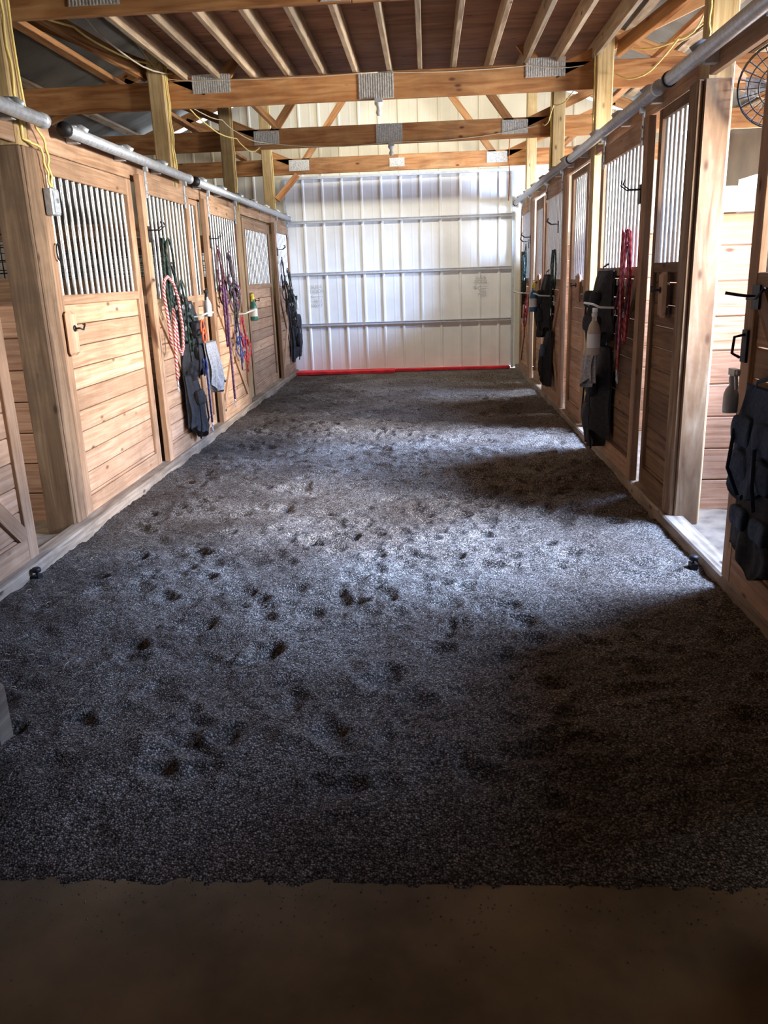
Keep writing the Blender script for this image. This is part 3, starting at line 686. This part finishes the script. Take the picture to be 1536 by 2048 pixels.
for y in (7.75,10.25):
    zb=2.98
    root=empty('ceiling_lamp',(CX,y-.05,zb)); T(root,'bare white bulb in porcelain holder under the truss chord','lamp','bare bulb lamps')
    m=MB(); m.box((CX,y-.03,zb-.015),(.07,.07,.03)); mk('junction_box',m,GALV,root)
    m=MB(); m.lathe((CX,y-.03,zb-.03),[(.038,0),(.038,-.01),(.025,-.025),(.018,-.035)],14); mk('lamp_holder',m,WHITEP,root)
    m=MB(); m.lathe((CX,y-.03,zb-.06),[(.014,0),(.016,-.015),(.026,-.035),(.028,-.05),(.018,-.07),(0,-.076)],14); mk('bulb',m,WHITEP,root)
# fan
fx,fy,fz,fr_=1.80,4.60,2.36,.20
root=empty('wall_fan',(fx,fy,fz)); T(root,'round wire-caged barn fan hung above the stall opening','fan')
m=MB()
ax=Vector((-.35,-1,-.25)).normalized(); u=ax.cross(Vector((0,0,1))).normalized(); w_=u.cross(ax)
def fp(r,a,h): return Vector((fx,fy,fz))+u*math.cos(a)*r+w_*math.sin(a)*r+ax*h
for r,h in ((fr_,0),(fr_*.98,.05),(fr_*.98,-.05),(fr_*.75,.075),(fr_*.5,.085),(fr_*.25,.09)):
    m.tube([fp(r,a,h) for a in np.linspace(0,2*math.pi,32,endpoint=False)],.0035,5,closed=True)
for k in range(28):
    a=2*math.pi*k/28; m.tube([fp(.03,a,.09),fp(fr_*.5,a,.085),fp(fr_*.75,a,.075),fp(fr_*.98,a,.05),fp(fr_,a,0),fp(fr_*.98,a,-.05),fp(fr_*.6,a,-.08)],.002,4)
mk('wire_cage',m,BLACKM,root)
for k in range(4):
    m=MB(); a0=k*math.pi/2; vs=[];n=5
    for i in range(n+1):
        r=.03+(fr_*.85-.03)*i/n; wdt=.25+.35*math.sin(i/n*2.4)
        vs.append(fp(r,a0-wdt*.6,.015)); vs.append(fp(r,a0+wdt*.6,-.02))
    m.add(vs,[(2*i,2*i+2,2*i+3,2*i+1) for i in range(n)],[[(0,0)]*4]*n,.5,True); b=mk('blade',m,GREYC,root)
m=MB(); m.lathe(fp(0,0,-.10),[(0,0),(.05,0),(.055,.02),(.055,.09),(.03,.12),(0,.12)],14,axis=ax); mk('motor',m,BLACKM,root)
m=MB(); m.tube([(fx,fy+.05,fz+.1),(fx,fy+.06,3.0)],.008,6); mk('hanging_bracket',m,BLACKM,root)

def cable(pts,r=.007,mat=YELC,label='yellow electrical cable stapled along the timber',sag=0):
    P=[]
    for i in range(len(pts)-1):
        a,b=Vector(pts[i]),Vector(pts[i+1]); n=8
        for k in range(n):
            t=k/n; q=a.lerp(b,t); q.z-=sag*4*t*(1-t); q.y+=.006*math.sin(k*2.1+i); q.x+=.005*math.sin(k*1.7+i*2); P.append(q)
    P.append(Vector(pts[-1])); m=MB(); m.tube(P,r,6); T(mk('electrical_cable',m,mat),label,'cable','loose cables')
xf=XL-.04
cable([(xf,4.73,3.9),(xf,4.73,2.9),(xf,4.76,2.3),(XL,4.88,2.27),(XL+.01,4.92,2.06)]); cable([(xf+.01,4.80,3.9),(xf+.01,4.80,2.5),(XL,4.95,2.3),(XL+.01,4.94,2.06)])
cable([(XL-.042,7.62,3.9),(XL-.042,7.63,3.0),(XL-.042,7.62,2.45)]); cable([(XL-.042,7.68,3.9),(XL-.042,7.67,3.0),(XL-.042,7.69,2.45)])
cable([(XL-.042,10.1,3.9),(XL-.042,10.12,2.9),(XL-.042,10.10,2.3)]); cable([(XL-.042,12.6,3.9),(XL-.042,12.6,2.4)])
cable([(XR+.02,7.62,3.9),(XR+.02,7.60,3.0),(XR+.02,7.6,2.55)]); cable([(XR+.02,10.1,3.6),(XR+.02,10.1,2.55)],.014)
cable([(XR+.04,4.70,3.5),(XR+.04,4.72,2.9),(XR+.04,4.7,2.6)])
PC='pale electrical cable draped along the truss'; PD='pale electrical cable draped between trusses'
cable([(-2.28,5.2,3.40),(-2.27,6.6,3.4),(-2.27,7.70,3.22),(-1.9,7.71,3.19),(CX,7.715,3.19)],.004,WHITC,PC,.01)
cable([(CX,7.715,3.19),(.9,7.715,3.185),(1.36,7.70,3.16)],.004,WHITC,PC,.02)
cable([(-2.25,7.8,3.15),(-2.1,9,3.1),(-1.9,10.21,3.05),(CX,10.21,3.0),(1.3,10.2,3.1)],.0045,WHITC,PD,.05)
cable([(1.36,7.8,3.1),(1.3,9.0,3.1),(1.34,10.1,3.1)],.006,YELC,sag=.08)
cable([(1.75,4.85,3.3),(2.0,6.0,3.15),(1.75,7.6,3.25)],.007,YELC,sag=.1); cable([(1.8,4.9,3.6),(2.2,6.2,3.4),(2.0,7.7,3.3)],.006,WHITC,PD,.15)
cable([(1.60,4.9,3.05),(1.75,6.3,3.0),(1.6,7.55,3.05)],.007,YELC,sag=.12)
cable([(-3.1,5.1,3.45),(-2.6,6.6,3.35),(-2.3,7.55,3.3)],.008,YELC,sag=.05); cable([(-2.8,5.1,3.6),(-2.45,6.4,3.38),(-2.2,7.68,3.25)],.007,WHITC,PD,.1)
cable([(-2.35,7.56,3.3),(-2.2,7.9,3.1),(-2.0,9.2,2.95),(-1.95,10.2,3.0)],.006,YELC,sag=.08)
m=MB(); m.tube([(.98,10.20,2.98),(.97,10.19,2.8),(.985,10.19,2.55),(.97,10.19,2.3)],.006,6); T(mk('orange_cord',m,R_ORG),'orange cord dangling from the truss','cord')
m=MB(); m.box((-1.76,2.36,.08),(.56,.13,.26)); T(mk('wooden_block',m,W_SILL,bevel=.025),'weathered squared wooden block lying on the gravel','block')
m=MB()
for k in range(130):
    px=random.uniform(-2.1,1.35) if k%2 else random.uniform(-2.1,-1.2); py=random.uniform(2.1,4.5); a=random.uniform(0,6.28); l=random.uniform(.02,.07)
    m.tube([(px,py,.008),(px+math.cos(a)*l*.5,py+math.sin(a)*l*.5,.016),(px+math.cos(a)*l,py+math.sin(a)*l,.008)],.0011,4)
T(mk('straw',m,W_PALE),'scattered bits of dry straw on the gravel','straw',kind='stuff')

# ------------------------------------------------------------------ lights
def area(name,loc,rot,sx,sy,P,col,spread=math.pi):
    l=bpy.data.lights.new(name,'AREA'); l.shape='RECTANGLE'; l.size=sx; l.size_y=sy; l.energy=P; l.color=col; l.spread=spread
    o=bpy.data.objects.new(name,l); o.location=loc; o.rotation_euler=rot; COL.objects.link(o); return o
def aim(name,loc,tgt,sx,sy,P,col,spread):
    q=(Vector(tgt)-Vector(loc)).to_track_quat('-Z','Y'); return area(name,loc,q.to_euler(),sx,sy,P,col,spread)
BL=(.88,.92,1.0)
hp=math.pi/2
for y,P in ((3.85,85),(6.35,190),(8.85,190),(11.35,230)):
    area('window_daylight',(RX+.12,y,1.95),(0,hp,0),1.3,1.6,P,BL)
BS=(.40,.58,1.0)
aim('sky_glow',(2.95,4.22,2.85),(.1,4.42,0),1.4,1.0,165,BS,math.radians(66))  # added lamps inside the right stalls, making the bluish floor patches
aim('sky_glow',(2.95,7.10,2.85),(.1,6.95,0),1.4,1.0,190,BS,math.radians(66))
aim('sky_glow',(2.95,10.4,2.85),(.1,10.4,0),1.0,.6,40,BS,math.radians(62))
# added fill lamps brightening the opposite stall fronts
aim('window_daylight',(4.15,3.10,2.15),(-2.2,5.7,1.25),.8,.5,85,(1.0,.93,.85),math.radians(48))
aim('window_daylight',(4.15,6.2,2.2),(-2.2,8.2,1.4),.8,.5,80,(1.0,.93,.85),math.radians(50))
aim('stall_fill',(-4.3,2.9,2.2),(-2.9,5.0,.9),.6,.5,20,(1.0,.95,.88),math.radians(100))  # added lamp brightening the dark left stall, no window in that wall
# added lamp under the ridge brightening the gable and the metal door
aim('gable_fill',(CX,10.6,4.5),(CX,13.3,2.2),3.4,.4,56,(1.0,.94,.80),math.radians(130))
aim('door_fill',(3.6,11.4,2.3),(-1.4,13.3,1.0),.7,.6,110,BS,math.radians(75))  # added unseen lamp giving the metal door its bluish light
w=bpy.data.worlds.new('sky'); scene.world=w; w.use_nodes=True
bg=w.node_tree.nodes['Background']; bg.inputs[0].default_value=(.8,.9,1,1); bg.inputs[1].default_value=3

# ------------------------------------------------------------------ camera
f=1600.;VP=(855,548);roll=math.radians(2.0);c,s=math.cos(roll),math.sin(roll)
dx,dy=VP[0]-768,VP[1]-1024; r=dx*c-dy*s; dd=dx*s+dy*c
p=math.atan(-dd/f); yaw=math.atan(r/(f/math.cos(p)))
F=Vector((-math.sin(yaw)*math.cos(p),math.cos(yaw)*math.cos(p),-math.sin(p))); R=Vector((math.cos(yaw),math.sin(yaw),0)); D=-(R.cross(F))
cx_=R*c+D*s; cy_=R*s-D*c; cz_=-F
cam=bpy.data.cameras.new('camera'); cam.sensor_fit='HORIZONTAL'; cam.sensor_width=36; cam.lens=36*f/1536; cam.clip_start=.05
co=bpy.data.objects.new('camera',cam); COL.objects.link(co)
M=Matrix((cx_,cy_,cz_)).transposed().to_4x4(); M.translation=(0,0,1.5); co.matrix_world=M
scene.camera=co
for o in bpy.data.objects:
    if '_o' in o: del o['_o']
